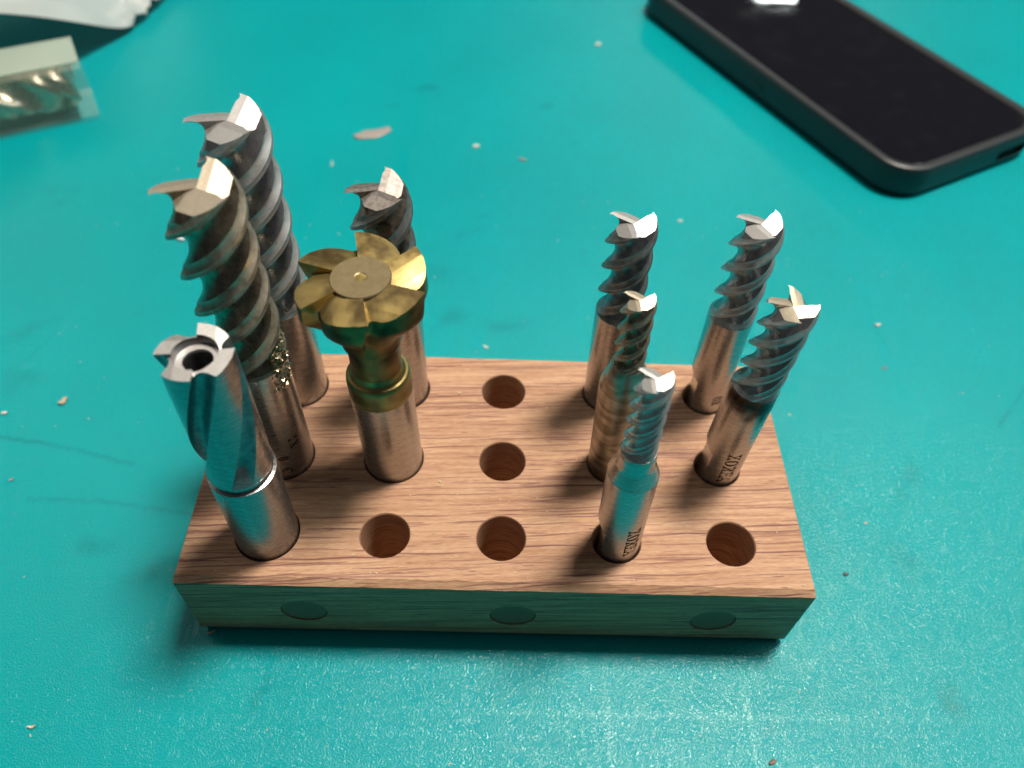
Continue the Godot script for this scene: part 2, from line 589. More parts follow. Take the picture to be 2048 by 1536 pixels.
# one cross-section; turn is the angle of its first cutting edge
func section(prof: Array, n: int, R: float, turn: float, y: float, floor_r: float, most: float) -> PackedVector3Array:
	var p := PackedVector3Array()
	var pitch := TAU / n
	for i in n:                                  # teeth run counter-clockwise; each profile is walked backwards
		for k in range(prof.size() - 2, -1, -1):
			var q: Array = prof[k]
			var u: float = q[0]
			if u > 0.94 and floor_r > 0.0:       # no undercut where the flute runs out
				u = lerpf(u, 0.94 + 0.05 * (k - prof.size() + 11) / 11.0, clampf(floor_r / R * 4.0 - 2.0, 0.0, 1.0))
			var a: float = turn + (i + 1) * pitch - u * pitch
			var r := clampf(R * q[1], floor_r, most)
			p.append(Vector3(r * cos(a), y, -r * sin(a)))
	return p

# c: R, N, lead, phase, h (tip), end (where the flutes stop), run (length of run-out), Rs, prof
func fluted(c: Dictionary) -> PackedVector3Array:
	var prof: Array = denser(c.get("prof", TOOTH), c.get("keep", 3))
	var low: float = c.end - c.run
	var top: float = c.h + 1.2
	var n := int((top - low) / c.get("step", 0.36)) + 1
	var loops := []
	var to: float = minf(c.R, c.Rs)
	for i in n + 1:
		var y := lerpf(low, top, float(i) / n)
		var s := clampf((c.end - y) / c.run, 0.0, 1.0)
		var core: float = c.R * 0.5
		var fl := 0.0 if s <= 0.0 else lerpf(core, to, pow(s, 0.8))
		var most: float = lerpf(c.R, to, smoothstep(0.35, 1.0, s))
		loops.append(section(prof, c.N, c.R, deg_to_rad(c.phase) + (y - c.h) / c.lead * TAU, y, fl, most + 0.0001))
	return loft(loops)

# a wedge over the polygon in plan (x, -z), from the plane up
func above(poly: PackedVector2Array, plane: Callable, top: float) -> PackedVector3Array:
	var a := PackedVector3Array()
	var b := PackedVector3Array()
	for p in poly:
		a.append(Vector3(p.x, plane.call(p), -p.y))
		b.append(Vector3(p.x, top, -p.y))
	return loft([a, b])

# steps: [distance behind the edge, slope from there on]
func end_teeth(t: PackedVector3Array, c: Dictionary, dish: float, steps: Array, extra := []) -> PackedVector3Array:
	var cuts := extra.duplicate()
	var pitch: float = TAU / c.N
	for i in c.N:
		var a: float = deg_to_rad(c.phase) + i * pitch
		var e := Vector2(cos(a), sin(a))
		var back := Vector2(e.y, -e.x)                       # clockwise from the edge
		var out: float = c.R * 1.6
		var poly := PackedVector2Array()
		var o := -0.02 * (e + Vector2.from_angle(a - pitch)) + back * 0.0
		poly.append(o)
		for k in 5:
			poly.append(o + out * Vector2.from_angle(a - pitch - 0.012 + (pitch + 0.012) * k / 4.0))
		var h: float = c.h
		var R: float = c.R
		var fall := 0.0
		for k in steps.size():
			var w: float = steps[k][0]
			var m: float = steps[k][1]
			var drop := fall
			var pl := func(p: Vector2) -> float: return h - (R - p.dot(e)) * dish - drop - maxf(p.dot(back) - w, -0.1) * m
			if k == 0:
				cuts.append(above(poly, pl, h + 4.0))
			else:
				var strip := PackedVector2Array([e * -out + back * w, e * -out + back * 3.0 * out, e * out + back * 3.0 * out, e * out + back * w])
				for q in Geometry2D.intersect_polygons(poly, strip):
					if Geometry2D.is_polygon_clockwise(q):
						q.reverse()
					cuts.append(above(q, pl, h + 4.0))
			if k + 1 < steps.size():
				fall += (steps[k + 1][0] - w) * m
	return carve(t, cuts)

func cutter(called: String, label: String, col: int, row: int, lean: Vector2, tip: float) -> Node3D:
	var root := thing(called, label, "end mill" if called == "end_mill" else "milling cutter", "milling cutters standing in the oak block")
	var top := Vector3(col_x(col), BT, ROW[row])
	var axis := Vector3(lean.x, tip, lean.y).normalized()
	var b := Basis(Quaternion(Vector3.UP, axis))
	root.transform = Transform3D(b, (top - axis * DEEP) * MM)
	return root

func up(t: PackedVector3Array) -> PackedVector3Array:
	return moved(t, Transform3D(Basis(), Vector3(0, DEEP, 0)))

# the fluted body, with its ground end faces split off as a part of their own
func mill_body(root: Node3D, c: Dictionary, mat: Material, end_mat: Material, land_mat: Material, dish := 0.15, steps := [[0.0, 0.10], [0.24, 0.36], [0.68, 1.3]], extra := []):
	var t := end_teeth(fluted(c), c, dish, steps.map(func(q): return [q[0] * c.R, q[1]]), extra)
	var body := PackedVector3Array()
	var face := PackedVector3Array()
	var land := PackedVector3Array()
	for i in range(0, t.size(), 3):
		var n := (t[i + 1] - t[i]).cross(t[i + 2] - t[i]).normalized()
		var low := minf(t[i].y, minf(t[i + 1].y, t[i + 2].y))
		var m := (t[i] + t[i + 1] + t[i + 2]) / 3.0
		if n.y > 0.72 and low > c.h - c.R * 0.62:
			face.append_array([t[i], t[i + 1], t[i + 2]])
		elif land_mat and n.dot(Vector3(m.x, 0, m.z).normalized()) > 0.62 and Vector2(m.x, m.z).length() > c.R * 0.86:
			land.append_array([t[i], t[i + 1], t[i + 2]])
		else:
			body.append_array([t[i], t[i + 1], t[i + 2]])
	var fb := part("fluted_body", up(body), mat, root, 15.0)
	part("end_face", up(face), end_mat, fb, 12.0)
	if land.size():
		part("land", up(land), land_mat, fb, 15.0)

# shank with an optional clamping flat: [height where it ends, angle, distance from the axis]
func shank(root: Node3D, rows: Array, mat: Material, flat := [], tint = null) -> MeshInstance3D:
	var loops := []
	var all := []
	for i in rows.size() - 1:
		all.append(rows[i])
		if flat.size() and rows[i][1] < flat[0] and rows[i + 1][1] > flat[0]:
			var r: float = rows[i][0]
			all.append([r, flat[0] - 0.01])
			for k in 7:
				all.append([r, flat[0] + (r - flat[2]) * k * 1.1 / 6.0 + 0.01])
		if tint != null and rows[i + 1][1] - rows[i][1] > 6.0:
			for k in range(1, 24):
				all.append([lerpf(rows[i][0], rows[i + 1][0], k / 24.0), lerpf(rows[i][1], rows[i + 1][1], k / 24.0)])
	all.append(rows[-1])
	all.sort_custom(func(a, b): return a[1] < b[1])
	for r in all:
		var p := ring(r[0], r[1], 72)
		if flat.size():
			var d: float = flat[2] + clampf((r[1] - flat[0]) / 1.1, 0.0, 9.0)
			for j in p.size():
				var a := TAU * j / p.size() - deg_to_rad(flat[1])
				var q := cos(a)
				if q > 0.0 and r[0] * q > d:
					p[j] = Vector3(p[j].x * d / (r[0] * q), r[1], p[j].z * d / (r[0] * q))
		loops.append(p)
	return part("shank", up(loft(loops)), mat, root, 26.0, tint)

# lettering bent round the shank, read downwards; top is the height of its first letter, ang where its middle line lies
func engrave(root: Node3D, text: String, r: float, top: float, ang: float, size: float, squeeze := 1.0, font_name := "Droid Serif"):
	var tm := TextMesh.new()
	var f := SystemFont.new()
	f.font_names = PackedStringArray([font_name])
	f.font_weight = 700
	tm.font = f
	tm.font_size = 48
	tm.text = text
	tm.pixel_size = 0.01
	tm.depth = 0.02
	tm.curve_step = 1.0
	var fs := tm.get_faces()
	var bb := tm.get_aabb()
	var s := size / (48 * 0.01 * 0.72)
	var t := PackedVector3Array()
	for i in range(0, fs.size(), 3):
		for k in [0, 2, 1]:
			var v := fs[i + k]
			var along := (v.x - bb.position.x) * s * squeeze
			var across := (v.y - bb.position.y - bb.size.y / 2.0) * s
			var a := deg_to_rad(ang) + across / r
			var rr := r + 0.012 + (0.012 if v.z > 0 else -0.03)
			t.append(Vector3(rr * cos(a), top - along, -rr * sin(a)))
	part("engraving", up(t), M.ink, root.get_node("shank"), 20.0)

func cutters():
	var c := {}
	var o: Node3D
	# column 1, back: the tallest, grey
	c = {"R": 7.0, "Rs": 6.35, "N": 3, "lead": 26.5, "phase": 83.0, "h": 72.6, "end": 32.5, "run": 4.0}
	o = cutter("end_mill", "tall grey end mill in the back left hole, behind the bronze toned one", 1, 2, Vector2(-1.0, 0), c.h)
	mill_body(o, c, M.carbide, M.ground, M.land)
	shank(o, [[6.0, -DEEP], [6.35, -DEEP + 0.5], [6.35, 28.52]], M.shank)
	# column 1, middle: bronze toned
	c = {"R": 6.9, "Rs": 6.35, "N": 3, "lead": 25.5, "phase": 90.0, "h": 73.6, "end": 37.0, "run": 4.0}
	o = cutter("end_mill", "tall bronze toned end mill with swarf stuck where its flutes end", 1, 1, Vector2(-0.8, 0), c.h)
	mill_body(o, c, M.bronze, M.ground_warm, M.land_warm)
	shank(o, [[6.0, -DEEP], [6.35, -DEEP + 0.5], [6.35, 33.02]], M.shank)
	engrave(o, "0", 6.35, 8.0, -70.0, 2.3, 0.8)
	engrave(o, "C", 6.35, 3.6, -70.0, 2.3, 0.8)
	engrave(o, "I X", 6.35, 13.0, -42.0, 2.2, 0.8)
	swarf_patch(o)
	# column 1, front: hollow nosed
	c = {"R": 6.1, "Rs": 6.35, "N": 4, "lead": 110.0, "phase": 10.0, "h": 56.6, "end": 31.5, "run": 5.4, "prof": WIDE, "keep": 6, "step": 0.5}
	o = cutter("end_mill", "short end mill with a hollow nose and wide polished lands, front left", 1, 0, Vector2(-0.3, 0), c.h)
	var bore := lathe([[2.1, 40.0], [2.2, 54.0], [2.4, 54.4], [3.5, 54.5], [3.75, 58.0], [3.8, 62.0]], 40)
	mill_body(o, c, M.dark_carbide, M.ground, M.polished, 0.06, [[0.0, 0.08], [0.5, 0.28]], [bore])
	shank(o, [[6.0, -DEEP], [6.35, -DEEP + 0.5], [6.35, 24.1], [5.75, 24.3], [5.7, 25.3], [6.1, 25.7], [6.1, 26.12]], M.polished)
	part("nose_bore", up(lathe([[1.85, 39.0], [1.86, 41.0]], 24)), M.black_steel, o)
	# column 2, back: sooty
	c = {"R": 6.15, "Rs": 6.2, "N": 3, "lead": 25.0, "phase": 85.0, "h": 59.0, "end": 30.0, "run": 4.0}
	o = cutter("end_mill", "sooty black end mill half hidden behind the gold cutter head", 2, 2, Vector2(-0.7, 0), c.h)
	mill_body(o, c, M.sooty, M.ground_dull, M.land_dull)
	shank(o, [[5.7, -DEEP], [6.2, -DEEP + 0.5], [6.2, 25.6], [6.15, 26.02]], M.shank)
	# column 2, middle: gold T-slot cutter
	slot_cutter()
	# column 4, back
	c = {"R": 5.0, "Rs": 4.9, "N": 3, "lead": 19.4, "phase": 37.0, "h": 53.0, "end": 32.4, "run": 3.2}
	o = cutter("end_mill", "dark grey end mill in the back row, behind the slim stained one", 4, 2, Vector2(-1.0, 0), c.h)
	mill_body(o, c, M.dark_carbide, M.ground, M.land_dull)
	shank(o, [[4.6, -DEEP], [4.9, -DEEP + 0.4], [4.9, 28.9], [4.75, 29.18]], M.shank)
	# column 4, middle
	c = {"R": 3.2, "Rs": 3.2, "N": 3, "lead": 12.6, "phase": 32.0, "h": 52.0, "end": 36.2, "run": 1.4}
	o = cutter("end_mill", "slim end mill on a stained brown shank, middle of its row of three", 4, 1, Vector2(-1.6, 0), c.h)
	mill_body(o, c, M.bronze, M.ground_warm, M.land_warm)
	shank(o, [[4.7, -DEEP], [5.0, -DEEP + 0.4], [5.0, 28.6], [3.8, 32.6], [3.6, 33.6], [3.25, 34.4], [3.2, 34.82]], M.shank_dirty)
	# column 4, front
	c = {"R": 3.25, "Rs": 3.3, "N": 3, "lead": 12.4, "phase": 30.0, "h": 53.5, "end": 35.2, "run": 1.4}
	o = cutter("end_mill", "slim bright end mill nearest the front edge, its shank engraved KOREA", 4, 0, Vector2(-1.1, 0), c.h)
	mill_body(o, c, M.bright, M.ground, M.land)
	shank(o, [[4.5, -DEEP], [4.85, -DEEP + 0.4], [4.85, 26.6], [4.72, 26.85], [3.85, 29.6], [3.55, 30.2], [3.5, 32.4], [3.2, 33.2], [3.3, 33.82]], M.shank, [8.4, 176.0, 3.35])
	engrave(o, "KOREA", 4.85, 12.4, -66.0, 2.9, 0.70)
	# column 5, back
	c = {"R": 4.95, "Rs": 4.9, "N": 3, "lead": 19.4, "phase": 50.0, "h": 54.0, "end": 32.2, "run": 3.2}
	o = cutter("end_mill", "grey end mill in the back right hole with clean brown mirrored shank", 5, 2, Vector2(-0.8, 0), c.h)
	mill_body(o, c, M.carbide, M.ground, M.land)
	shank(o, [[4.5, -DEEP], [4.9, -DEEP + 0.4], [4.9, 28.7], [4.75, 28.98]], M.shank, [9.0, 172.0, 3.35])
	engrave(o, "OR", 4.9, 6.0, -72.0, 2.4, 0.62)
	# column 5, middle
	c = {"R": 4.75, "Rs": 4.8, "N": 4, "lead": 21.6, "phase": 3.0, "h": 52.4, "end": 32.2, "run": 2.6}
	o = cutter("end_mill", "grey four toothed end mill leaning right, grime round its neck and KOREA on its shank", 5, 1, Vector2(1.4, 0.3), c.h)
	mill_body(o, c, M.carbide, M.ground_warm, M.land, 0.15, [[0.0, 0.12], [0.22, 0.34], [0.52, 1.3]])
	var gn := noise(0.35, FastNoiseLite.TYPE_SIMPLEX, 4, 91)
	var grime := func(v: Vector3) -> Color:
		var a := atan2(-v.z, v.x)
		var hgt := v.y - DEEP
		var k := smoothstep(22.5, 27.5, hgt + 3.0 * gn.get_noise_3d(v.x, v.y, v.z) + 1.6 * cos(a + 1.0))
		return Color(1, 1, 1).lerp(Color(0.06, 0.055, 0.05), k)
	var sm: StandardMaterial3D = M.shank.duplicate()
	sm.vertex_color_use_as_albedo = true
	shank(o, [[4.5, -DEEP], [4.85, -DEEP + 0.4], [4.85, 27.8], [4.7, 28.6], [4.8, 29.62]], sm, [8.6, 172.0, 3.3], grime)
	engrave(o, "KOREA", 4.85, 11.8, -87.0, 3.0, 0.70)

# bronze grit clinging to the bronze toned cutter
func swarf_patch(root: Node3D):
	var r := RandomNumberGenerator.new()
	r.seed = 5
	var t := PackedVector3Array()
	for i in 170:
		var y := r.randf_range(27.5, 39.0)
		var a := deg_to_rad(r.randf_range(-42, 8) + (y - 33.0) * 1.5)
		var rad := 6.1 + r.randf_range(0.0, 0.55)
		var s := r.randf_range(0.25, 0.6)
		var b := Basis.from_euler(Vector3(r.randf() * TAU, r.randf() * TAU, r.randf() * TAU)).scaled(Vector3(s, s * 0.7, s))
		var tet := [Vector3(1, 1, 1), Vector3(-1, -1, 1), Vector3(-1, 1, -1), Vector3(1, -1, -1)]
		for f in [[0, 2, 1], [0, 1, 3], [0, 3, 2], [1, 2, 3]]:
			for k in f:
				t.append(b * tet[k] * 0.6 + Vector3(rad * cos(a), y, -rad * sin(a)))
	var o := part("swarf", up(t), metal(Color(0.25, 0.2, 0.1), Color(0.7, 0.6, 0.4), Vector2(0.2, 0.45), Vector3(300, 300, 300), 61, 0.0), root, 5.0)
	o.set_meta("kind", "stuff")

func slot_cutter():
	var o := cutter("slot_cutter", "gold coated slot cutter with a broad six toothed head on a narrow neck", 2, 1, Vector2(-1.75, 0), 56.5)
	var prof := [[0.0, 1.0], [0.03, 1.005], [0.12, 1.0], [0.26, 0.985], [0.42, 0.96], [0.56, 0.93], [0.66, 0.895], [0.75, 0.85], [0.82, 0.80], [0.88, 0.77], [0.93, 0.775], [0.965, 0.835], [0.99, 0.935], [1.0, 1.0]]
	var loops := []
	var h := 55.2
	# rows: height below the top, outer scale, twist in degrees
	for r in [[-15.5, 0.45, 8.0], [-13.5, 0.47, 7.0], [-11.5, 0.55, 5.0], [-9.5, 0.68, 3.0], [-7.5, 0.83, 1.0], [-6.0, 0.94, -1.0], [-5.2, 0.985, -2.5], [-4.4, 1.0, -4.0], [-3.0, 1.0, -6.0], [-1.5, 1.0, -8.0], [-0.6, 1.0, -9.5], [0.2, 1.0, -11.0], [1.0, 1.0, -12.0]]:
		var R: float = 11.9 * r[1]
		var least := 5.0 + 0.6 * clampf(-r[0] / 10.0, 0.0, 1.0)
		loops.append(section(prof, 6, R, deg_to_rad(-17.0 - r[2] - 10.0), h + r[0], least, 12.2))
	var t := loft(loops)
	var hc := {"R": 11.9, "N": 6, "phase": -17.0, "h": h}
	t = end_teeth(t, hc, 0.02, [[0.0, 0.07], [2.6, 0.24], [5.6, 0.46]])
	var tops := PackedVector3Array()
	var sides := PackedVector3Array()
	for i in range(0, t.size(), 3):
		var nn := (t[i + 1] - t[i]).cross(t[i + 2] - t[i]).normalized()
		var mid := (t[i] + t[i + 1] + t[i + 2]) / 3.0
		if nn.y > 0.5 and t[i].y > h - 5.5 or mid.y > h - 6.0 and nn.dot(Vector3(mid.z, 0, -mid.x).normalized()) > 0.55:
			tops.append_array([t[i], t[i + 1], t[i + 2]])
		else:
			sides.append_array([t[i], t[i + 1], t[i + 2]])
	var head := part("cutter_head", up(sides), M.gold_shaded, o, 38.0)
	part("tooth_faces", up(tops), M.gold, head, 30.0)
	part("head_boss", up(lathe([[5.35, h - 3.5], [5.35, h - 0.25], [5.2, h - 0.05], [1.2, h - 0.1], [0.9, h - 0.3], [0.25, h - 0.5], [0.1, h - 0.5]], 56)), M.boss, head, 30.0)
	part("neck", up(lathe([[4.9, 30.8], [4.92, 33.0], [4.9, 38.0], [5.0, 41.5], [5.4, 43.0]], 56)), M.gold_shaded, o)
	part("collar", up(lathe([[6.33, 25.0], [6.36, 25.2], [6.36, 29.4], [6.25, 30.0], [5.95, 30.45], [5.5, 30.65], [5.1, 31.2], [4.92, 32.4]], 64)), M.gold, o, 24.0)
	shank(o, [[6.0, -DEEP], [6.35, -DEEP + 0.5], [6.35, 24.98]], M.shank)

# ---------------------------------------------------------------- phone
func rounded(w: float, l: float, r: float, inset: float, y: float) -> PackedVector3Array:
	var p := PackedVector3Array()
	var rr := maxf(r - inset, 0.4)
	for q in 4:
		var cx := (w / 2.0 - inset - rr) * (1 if q in [0, 3] else -1)
		var cz := (l / 2.0 - inset - rr) * (-1 if q in [0, 1] else 1)
		for k in 11:
			var a := q * PI / 2 + k * PI / 20.0
			p.append(Vector3(cx + rr * cos(a), y, cz - rr * sin(a)))
	return p

func phone():
	var w := 78.0
	var l := 164.0
	var root := thing("phone", "black phone in a raised rim case, lying screen up at the back right", "phone")
	var a := Vector3(0.485, 0, 0.874)            # long axis, towards the viewer
	var b := Vector3(0.874, 0, -0.485)
	var corner := Vector3(138.4, 0, -160.5)
	root.transform = Transform3D(Basis(b, Vector3.UP, a), (corner - a * l / 2.0 + b * w / 2.0) * MM)
	var loops := []
	for q in [[0.0, 2.4], [0.35, 1.4], [1.2, 0.5], [2.6, 0.08], [5.5, 0.0], [9.0, 0.1], [10.8, 0.35], [11.7, 0.7], [12.15, 1.4], [12.2, 2.4], [12.0, 3.6], [11.3, 4.3], [10.5, 4.5]]:
		loops.append(rounded(w, l, 14.0, q[1], q[0]))
	var t := loft(loops)
	var slot := moved(box(Vector3(17, 4.2, 5.0)), Transform3D(Basis(), Vector3(20.5, 5.4, l / 2.0)))
	t = carve(t, [slot])
	var rubber := plain(0.020, 0.023, 0.026, 0.42, 0.5)
	rubber.roughness_texture = noise_tex(noise(0.08), [[0.2, 0.8], [Color(0.36, 0.36, 0.36), Color(0.5, 0.5, 0.5)]])
	rubber.roughness = 1.0
	rubber.uv1_triplanar = true
	rubber.uv1_scale = Vector3(60, 60, 60)
	var shell := part("case", t, rubber, root, 30.0)
	var glass := plain(0.006, 0.006, 0.008, 0.05, 0.5)
	glass.roughness = 1.0
	glass.roughness_texture = noise_tex(noise(0.012, FastNoiseLite.TYPE_SIMPLEX_SMOOTH, 4, 71), [[0.35, 0.75], [Color(0.015, 0.015, 0.015), Color(0.04, 0.04, 0.04)]], 256)
	var sm := noise(0.02, FastNoiseLite.TYPE_SIMPLEX_SMOOTH, 4, 73)
	sm.domain_warp_enabled = true
	sm.domain_warp_amplitude = 40.0
	glass.albedo_color = Color.WHITE
	glass.albedo_texture = noise_tex(sm, [[0.6, 0.9], [lin(0.006, 0.006, 0.009), lin(0.0085, 0.0083, 0.0115)]], 256)
	glass.uv1_triplanar = true
	glass.uv1_scale = Vector3(12, 12, 12)
	var g := []
	for q in [[10.3, 4.7], [10.75, 4.75], [10.95, 5.1], [11.0, 5.6]]:
		g.append(rounded(w, l, 14.0, q[1], q[0]))
	part("screen", loft(g), glass, root, 30.0)
	part("border", loft([rounded(w, l, 14.0, 4.3, 10.3), rounded(w, l, 14.0, 4.3, 10.62)]), plain(0.03, 0.03, 0.033, 0.35), root, 30.0)
	part("port_opening", moved(box(Vector3(9.0, 2.6, 1.2)), Transform3D(Basis(), Vector3(18.5, 5.4, l / 2.0 - 2.2))), plain(0.006, 0.006, 0.006, 0.5), shell, 30.0)
	part("side_button", moved(box(Vector3(0.9, 2.4, 11.0)), Transform3D(Basis(), Vector3(-w / 2.0 + 0.1, 5.6, 2.0))), rubber, shell, 30.0)

# ---------------------------------------------------------------- tube and bag on the left
func squarish(r: float, half: float, y: float) -> PackedVector3Array:
	var p := PackedVector3Array()
	for q in 4:
		var cx := (half - r) * (1 if q in [0, 3] else -1)
		var cz := (half - r) * (-1 if q in [0, 1] else 1)
		for k in 6:
			var a := q * PI / 2 + k * PI / 10.0
			p.append(Vector3(cx + r * cos(a), y, cz - r * sin(a)))
	return p

func tube_and_bag():
	var a := Vector3(-0.8898, 0, 0.4564)          # from the open end, off to the left
	var side := Vector3(-0.4564, 0, -0.8898)      # from the near face to the far one
	var half := 11.0
	var near := Vector3(-151.2, 0, -195.5)
	var o := thing("plastic_tube", "clear square plastic tube lying open end to the right at the left edge", "tube")
	var along := Basis(side, a, side.cross(a))
	if along.determinant() < 0.0:
		along = Basis(side, a, a.cross(side))
	o.transform = Transform3D(along, (near + side * half + Vector3(0, half, 0)) * MM)
	var len := 105.0
	var outer := loft([squarish(2.0, half, 0.0), squarish(2.0, half, len)], false, false)
	var inner := loft([squarish(1.2, half - 1.1, 0.0), squarish(1.2, half - 1.1, len)], false, false)
	var t := outer.duplicate()
	for i in range(0, inner.size(), 3):
		t.append_array([inner[i], inner[i + 2], inner[i + 1]])
	var p := squarish(2.0, half, 0.0)
	var q := squarish(1.2, half - 1.1, 0.0)
	for i in p.size():
		var k := (i + 1) % p.size()
		quad(t, p[k], p[i], q[i], q[k])
	var clear := StandardMaterial3D.new()
	clear.transparency = BaseMaterial3D.TRANSPARENCY_ALPHA
	clear.albedo_color = Color(0.86, 0.88, 0.80, 0.13)
	clear.roughness = 0.28
	part("tube_wall", t, clear, o, 30.0)
	var milky := StandardMaterial3D.new()
	milky.transparency = BaseMaterial3D.TRANSPARENCY_ALPHA
	milky.albedo_color = Color(0.74, 0.80, 0.74, 0.45)
	milky.roughness = 0.4
	# a pale, more opaque strip laid along the top of the tube
	var sgn := signf((along * Vector3(0, 0, 1)).y)
	part("pale_strip", moved(box(Vector3(half * 2.0 - 3.0, len, 0.5)), Transform3D(Basis(), Vector3(0, len / 2.0, sgn * (half + 0.28)))), milky, o, 30.0)
	var e := thing("end_mill", "polished end mill lying inside the clear plastic tube", "end mill")
	e.transform = Transform3D(along, (near + side * half + Vector3(0, 10.2, 0) + a * 3.0) * MM)
	var c := {"R": 8.8, "Rs": 8.8, "N": 2, "lead": 84.0, "phase": 20.0, "h": 62.0, "end": 12.0, "run": 6.0, "step": 0.6, "prof": WIDE, "keep": 6}
	var body := end_teeth(fluted(c), c, 0.06, [[0.0, 0.12], [4.0, 0.4]])
	var flip := Transform3D(Basis(Vector3.RIGHT, PI), Vector3(0, 62.5, 0))
	part("fluted_body", moved(body, flip), M.warm, e, 15.0)
	part("shank", moved(lathe([[8.4, -36.0], [8.8, -35.5], [8.8, 6.05]]), flip), M.warm, e)
	bag()

func bag():
	# control rows from the near edge to the back, each from the left end to the right corner
	var rows := [
		[Vector3(-240, 60, -160), Vector3(-205, 46, -185), Vector3(-177, 27, -220), Vector3(-163, 7, -252), Vector3(-159, 3, -262)],
		[Vector3(-243, 72, -170), Vector3(-208, 60, -196), Vector3(-180, 43, -230), Vector3(-165, 20, -260), Vector3(-156, 4.5, -272)],
		[Vector3(-246, 56, -200), Vector3(-212, 44, -226), Vector3(-186, 30, -254), Vector3(-168, 14, -276), Vector3(-153, 6, -288)],
		[Vector3(-252, 66, -240), Vector3(-218, 58, -264), Vector3(-192, 46, -288), Vector3(-170, 28, -304), Vector3(-150, 9, -312)],
		[Vector3(-258, 50, -290), Vector3(-224, 44, -310), Vector3(-196, 36, -326), Vector3(-172, 24, -338), Vector3(-148, 12, -345)],
	]
	var n := 40
	var wr := noise(0.03, FastNoiseLite.TYPE_SIMPLEX_SMOOTH, 3, 55)
	var top := []
	for i in n + 1:
		var line := []
		for j in n + 1:
			line.append(patch(rows, float(i) / n, float(j) / n) + Vector3(0, 5.5 * wr.get_noise_2d(i * 4.5, j * 4.5) * minf(1.0, i * 0.2), 0))
		top.append(line)
	var t := PackedVector3Array()
	var th := Vector3(0.05, -0.35, 0.15)
	for i in n:
		for j in n:
			var p: Vector3 = top[i][j]
			var q: Vector3 = top[i][j + 1]
			var r: Vector3 = top[i + 1][j + 1]
			var s: Vector3 = top[i + 1][j]
			quad(t, p, q, r, s)
			quad(t, p + th, s + th, r + th, q + th)
	for j in n:
		quad(t, top[0][j] + th, top[0][j + 1] + th, top[0][j + 1], top[0][j])
		quad(t, top[j][n] + th, top[j + 1][n] + th, top[j + 1][n], top[j][n])
	var m := plain(0.82, 0.83, 0.81, 0.34, 0.5)
	m.backlight_enabled = true
	m.backlight = lin(0.4, 0.4, 0.39)
	var o := part("plastic_bag", t, m, self, 50.0)
	tag(o, "white plastic bag, only its curled corner showing at the top left", "bag")

func spline(p: Array, u: float) -> Vector3:
	var n := p.size() - 1
	var f := clampf(u * n, 0.0, n - 0.0001)
	var i := int(f)
	return (p[i] as Vector3).cubic_interpolate(p[i + 1], p[maxi(i - 1, 0)], p[mini(i + 2, n)], f - i)

func patch(rows: Array, u: float, v: float) -> Vector3:
	var c := []
	for r in rows:
		c.append(spline(r, v))
	return spline(c, u)

# ---------------------------------------------------------------- small bits on the mat
func flake(called: String, label: String, category: String, at: Vector3, size: Vector3, turn: float, mat: Material, curl := 0.3, group := ""):
	var n := 7
	var up_side := []
	var r := RandomNumberGenerator.new()
	r.seed = int(at.x * 31 + at.z * 7) + 9000
	var loops := []
	for i in n:
		var u := float(i) / (n - 1)
		var w := size.z * 0.5 * (0.35 + 0.65 * sin(PI * (0.12 + 0.76 * u))) * r.randf_range(0.8, 1.15)
		var y := size.y * (0.25 + curl * 4.0 * (u - 0.5) * (u - 0.5))
		var x := size.x * (u - 0.5)
		var sway := size.z * r.randf_range(-0.15, 0.15)
		var th := size.y * 0.35
		loops.append([Vector3(x, y, sway + w), Vector3(x, y + th * 0.9, sway + w * 0.75), Vector3(x, y + th, sway - w * 0.6), Vector3(x, y, sway - w), Vector3(x, y - th * 0.2, sway)])
	var t := PackedVector3Array()
	for i in n - 1:
		for j in 5:
			var k := (j + 1) % 5
			quad(t, loops[i][k], loops[i + 1][k], loops[i + 1][j], loops[i][j])
	for e in [0, n - 1]:
		for j in range(1, 4):
			if e == 0:
				t.append_array([loops[e][0], loops[e][j + 1], loops[e][j]])
			else:
				t.append_array([loops[e][0], loops[e][j], loops[e][j + 1]])
	# right way out
	var flip := PackedVector3Array()
	for i in range(0, t.size(), 3):
		flip.append_array([t[i], t[i + 2], t[i + 1]])
	var o := part(fresh(called), flip, mat, self, 40.0)
	o.transform = Transform3D(Basis(Vector3.UP, turn), at * MM)
	tag(o, label, category, group)

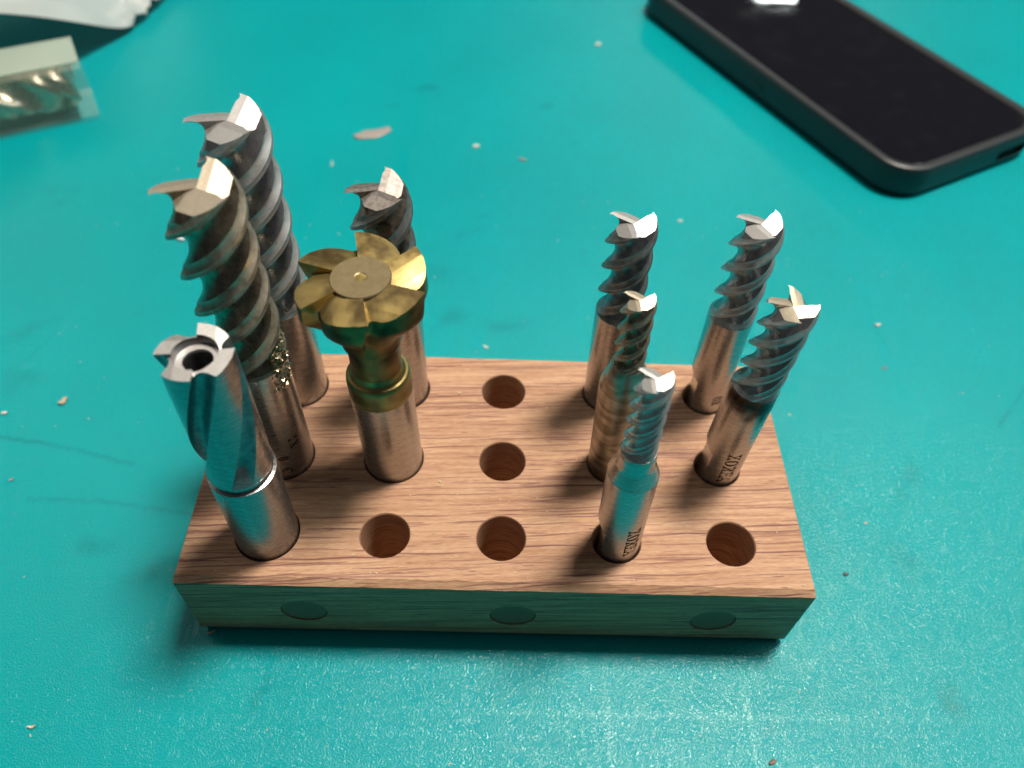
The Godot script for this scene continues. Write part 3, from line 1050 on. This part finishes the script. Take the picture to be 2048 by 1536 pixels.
func debris():
	var pale := plain(0.66, 0.62, 0.55, 0.6)
	var grey := plain(0.30, 0.27, 0.25, 0.5)
	var tan := plain(0.48, 0.39, 0.27, 0.6)
	var dark := plain(0.03, 0.03, 0.03, 0.5)
	var g := "crumbs and chips scattered on the mat"
	flake("metal_chip", "long dull reddish grey chip lying behind the gold cutter", "chip", Vector3(-49.8, 0.1, -193), Vector3(14, 1.2, 5.0), 0.45, plain(0.33, 0.29, 0.27, 0.35), 0.08, g)
	flake("crumb", "round white crumb on the open mat right of the long grey chip", "crumb", Vector3(-10.8, 0.1, -187), Vector3(2.2, 1.3, 1.8), 0.4, pale, 0.1, g)
	flake("crumb", "pale crumb near the top of the mat, left of the phone", "crumb", Vector3(39.5, 0.1, -266), Vector3(2.6, 1.4, 2.0), 1.0, pale, 0.1, g)
	flake("crumb", "dull grey crumb in the middle of the mat, right of the white one", "crumb", Vector3(6.5, 0.1, -180), Vector3(2.8, 1.0, 1.4), -0.4, grey, 0.1, g)
	flake("crumb", "thin faint crumb above the sooty end mill", "crumb", Vector3(-62, 0.1, -173), Vector3(3.0, 0.7, 0.9), 1.6, plain(0.4, 0.45, 0.42, 0.5), 0.1, g)
	flake("crumb", "small white crumb just behind the block's back edge", "crumb", Vector3(-4.4, 0.1, -87), Vector3(1.6, 0.7, 0.9), -0.6, pale, 0.1, g)
	flake("wood_chip", "tan wood chip on the mat left of the block", "chip", Vector3(-117.7, 0.1, -62.5), Vector3(2.6, 1.1, 1.7), 0.9, tan, 0.3, g)
	flake("crumb", "white crumb on the mat at the right, level with the rightmost cutter", "crumb", Vector3(115.8, 0.1, -101), Vector3(1.6, 0.9, 1.2), 0.1, pale, 0.1, g)
	flake("crumb", "bright white crumb beside the bronze toned end mill", "crumb", Vector3(-104.2, 0.1, -130), Vector3(3.4, 1.6, 2.4), -0.6, plain(0.8, 0.8, 0.78, 0.4), 0.1, g)
	flake("crumb", "white crumb at the very left edge of the mat", "crumb", Vector3(-131.5, 0.1, -58), Vector3(1.4, 0.8, 1.0), 0.3, pale, 0.1, g)
	flake("crumb", "small pale crumb between the two back right end mills", "crumb", Vector3(60.6, 0.1, -148), Vector3(1.6, 0.7, 1.0), 0.2, pale, 0.1, g)
	flake("grit", "dark grain of grit right of the block's front corner", "grit", Vector3(83.9, 0.1, -17), Vector3(1.1, 0.8, 0.9), 0.2, dark, 0.1, g)
	flake("grit", "rust coloured grain of grit on the right of the mat", "grit", Vector3(112.8, 0.1, -83.5), Vector3(1.2, 0.6, 0.8), 0.2, plain(0.25, 0.12, 0.09, 0.6), 0.1, g)
	flake("splinter", "tan splinter sticking out under the block's front left corner", "splinter", Vector3(-63.0, 0.1, 0.6), Vector3(2.0, 0.4, 0.45), 0.55, tan, 0.1, g)
	flake("wood_chip", "small pale curl of wood near the bottom left corner", "chip", Vector3(-94.2, 0.1, 21.3), Vector3(1.6, 0.7, 0.7), 0.2, plain(0.55, 0.47, 0.34, 0.6), 0.5, g)
	flake("grit", "brown grain of grit at the bottom edge, right of the middle", "grit", Vector3(57.6, 0.1, 25.6), Vector3(1.5, 0.7, 0.9), 0.4, plain(0.16, 0.11, 0.07, 0.6), 0.1, g)
	flake("crumb", "grey crumb left of the wooden block, beside the dark scratch", "crumb", Vector3(-121.6, 0.1, -37.5), Vector3(1.0, 0.6, 0.7), 0.3, grey, 0.1, g)
	# sawdust lying on the block and on the mat round it
	var r := RandomNumberGenerator.new()
	r.seed = 77
	var t := PackedVector3Array()
	for i in 420:
		var on_block := i < 230
		var p := Vector3(r.randf_range(-63, 63), BT + 0.04, r.randf_range(-60, -2)) if on_block else Vector3(r.randf_range(-140, 150), 0.05, r.randf_range(-170, 28))
		if on_block:
			var inside := false
			for c in range(1, 6):
				for k in 3:
					if Vector2(p.x - col_x(c), p.z - ROW[k]).length() < 7.2:
						inside = true
			if inside:
				continue
		elif absf(p.x) < 66 and p.z < 1 and p.z > -63:
			continue
		var s := r.randf_range(0.08, 0.22) if r.randf() < 0.85 else r.randf_range(0.2, 0.4)
		var b := Basis(Vector3.UP, r.randf() * TAU).scaled(Vector3(1, 1, 1))
		var len := s * r.randf_range(1.0, 3.0)
		t.append_array(moved(box(Vector3(len, s * 0.5, s), Vector3(0, s * 0.2, 0)), Transform3D(b, p)))
	var dust := part("sawdust", t, plain(0.55, 0.42, 0.28, 0.7), self, 5.0)
	dust.set_meta("kind", "stuff")
	tag(dust, "fine pale sawdust on the block and the mat", "sawdust")
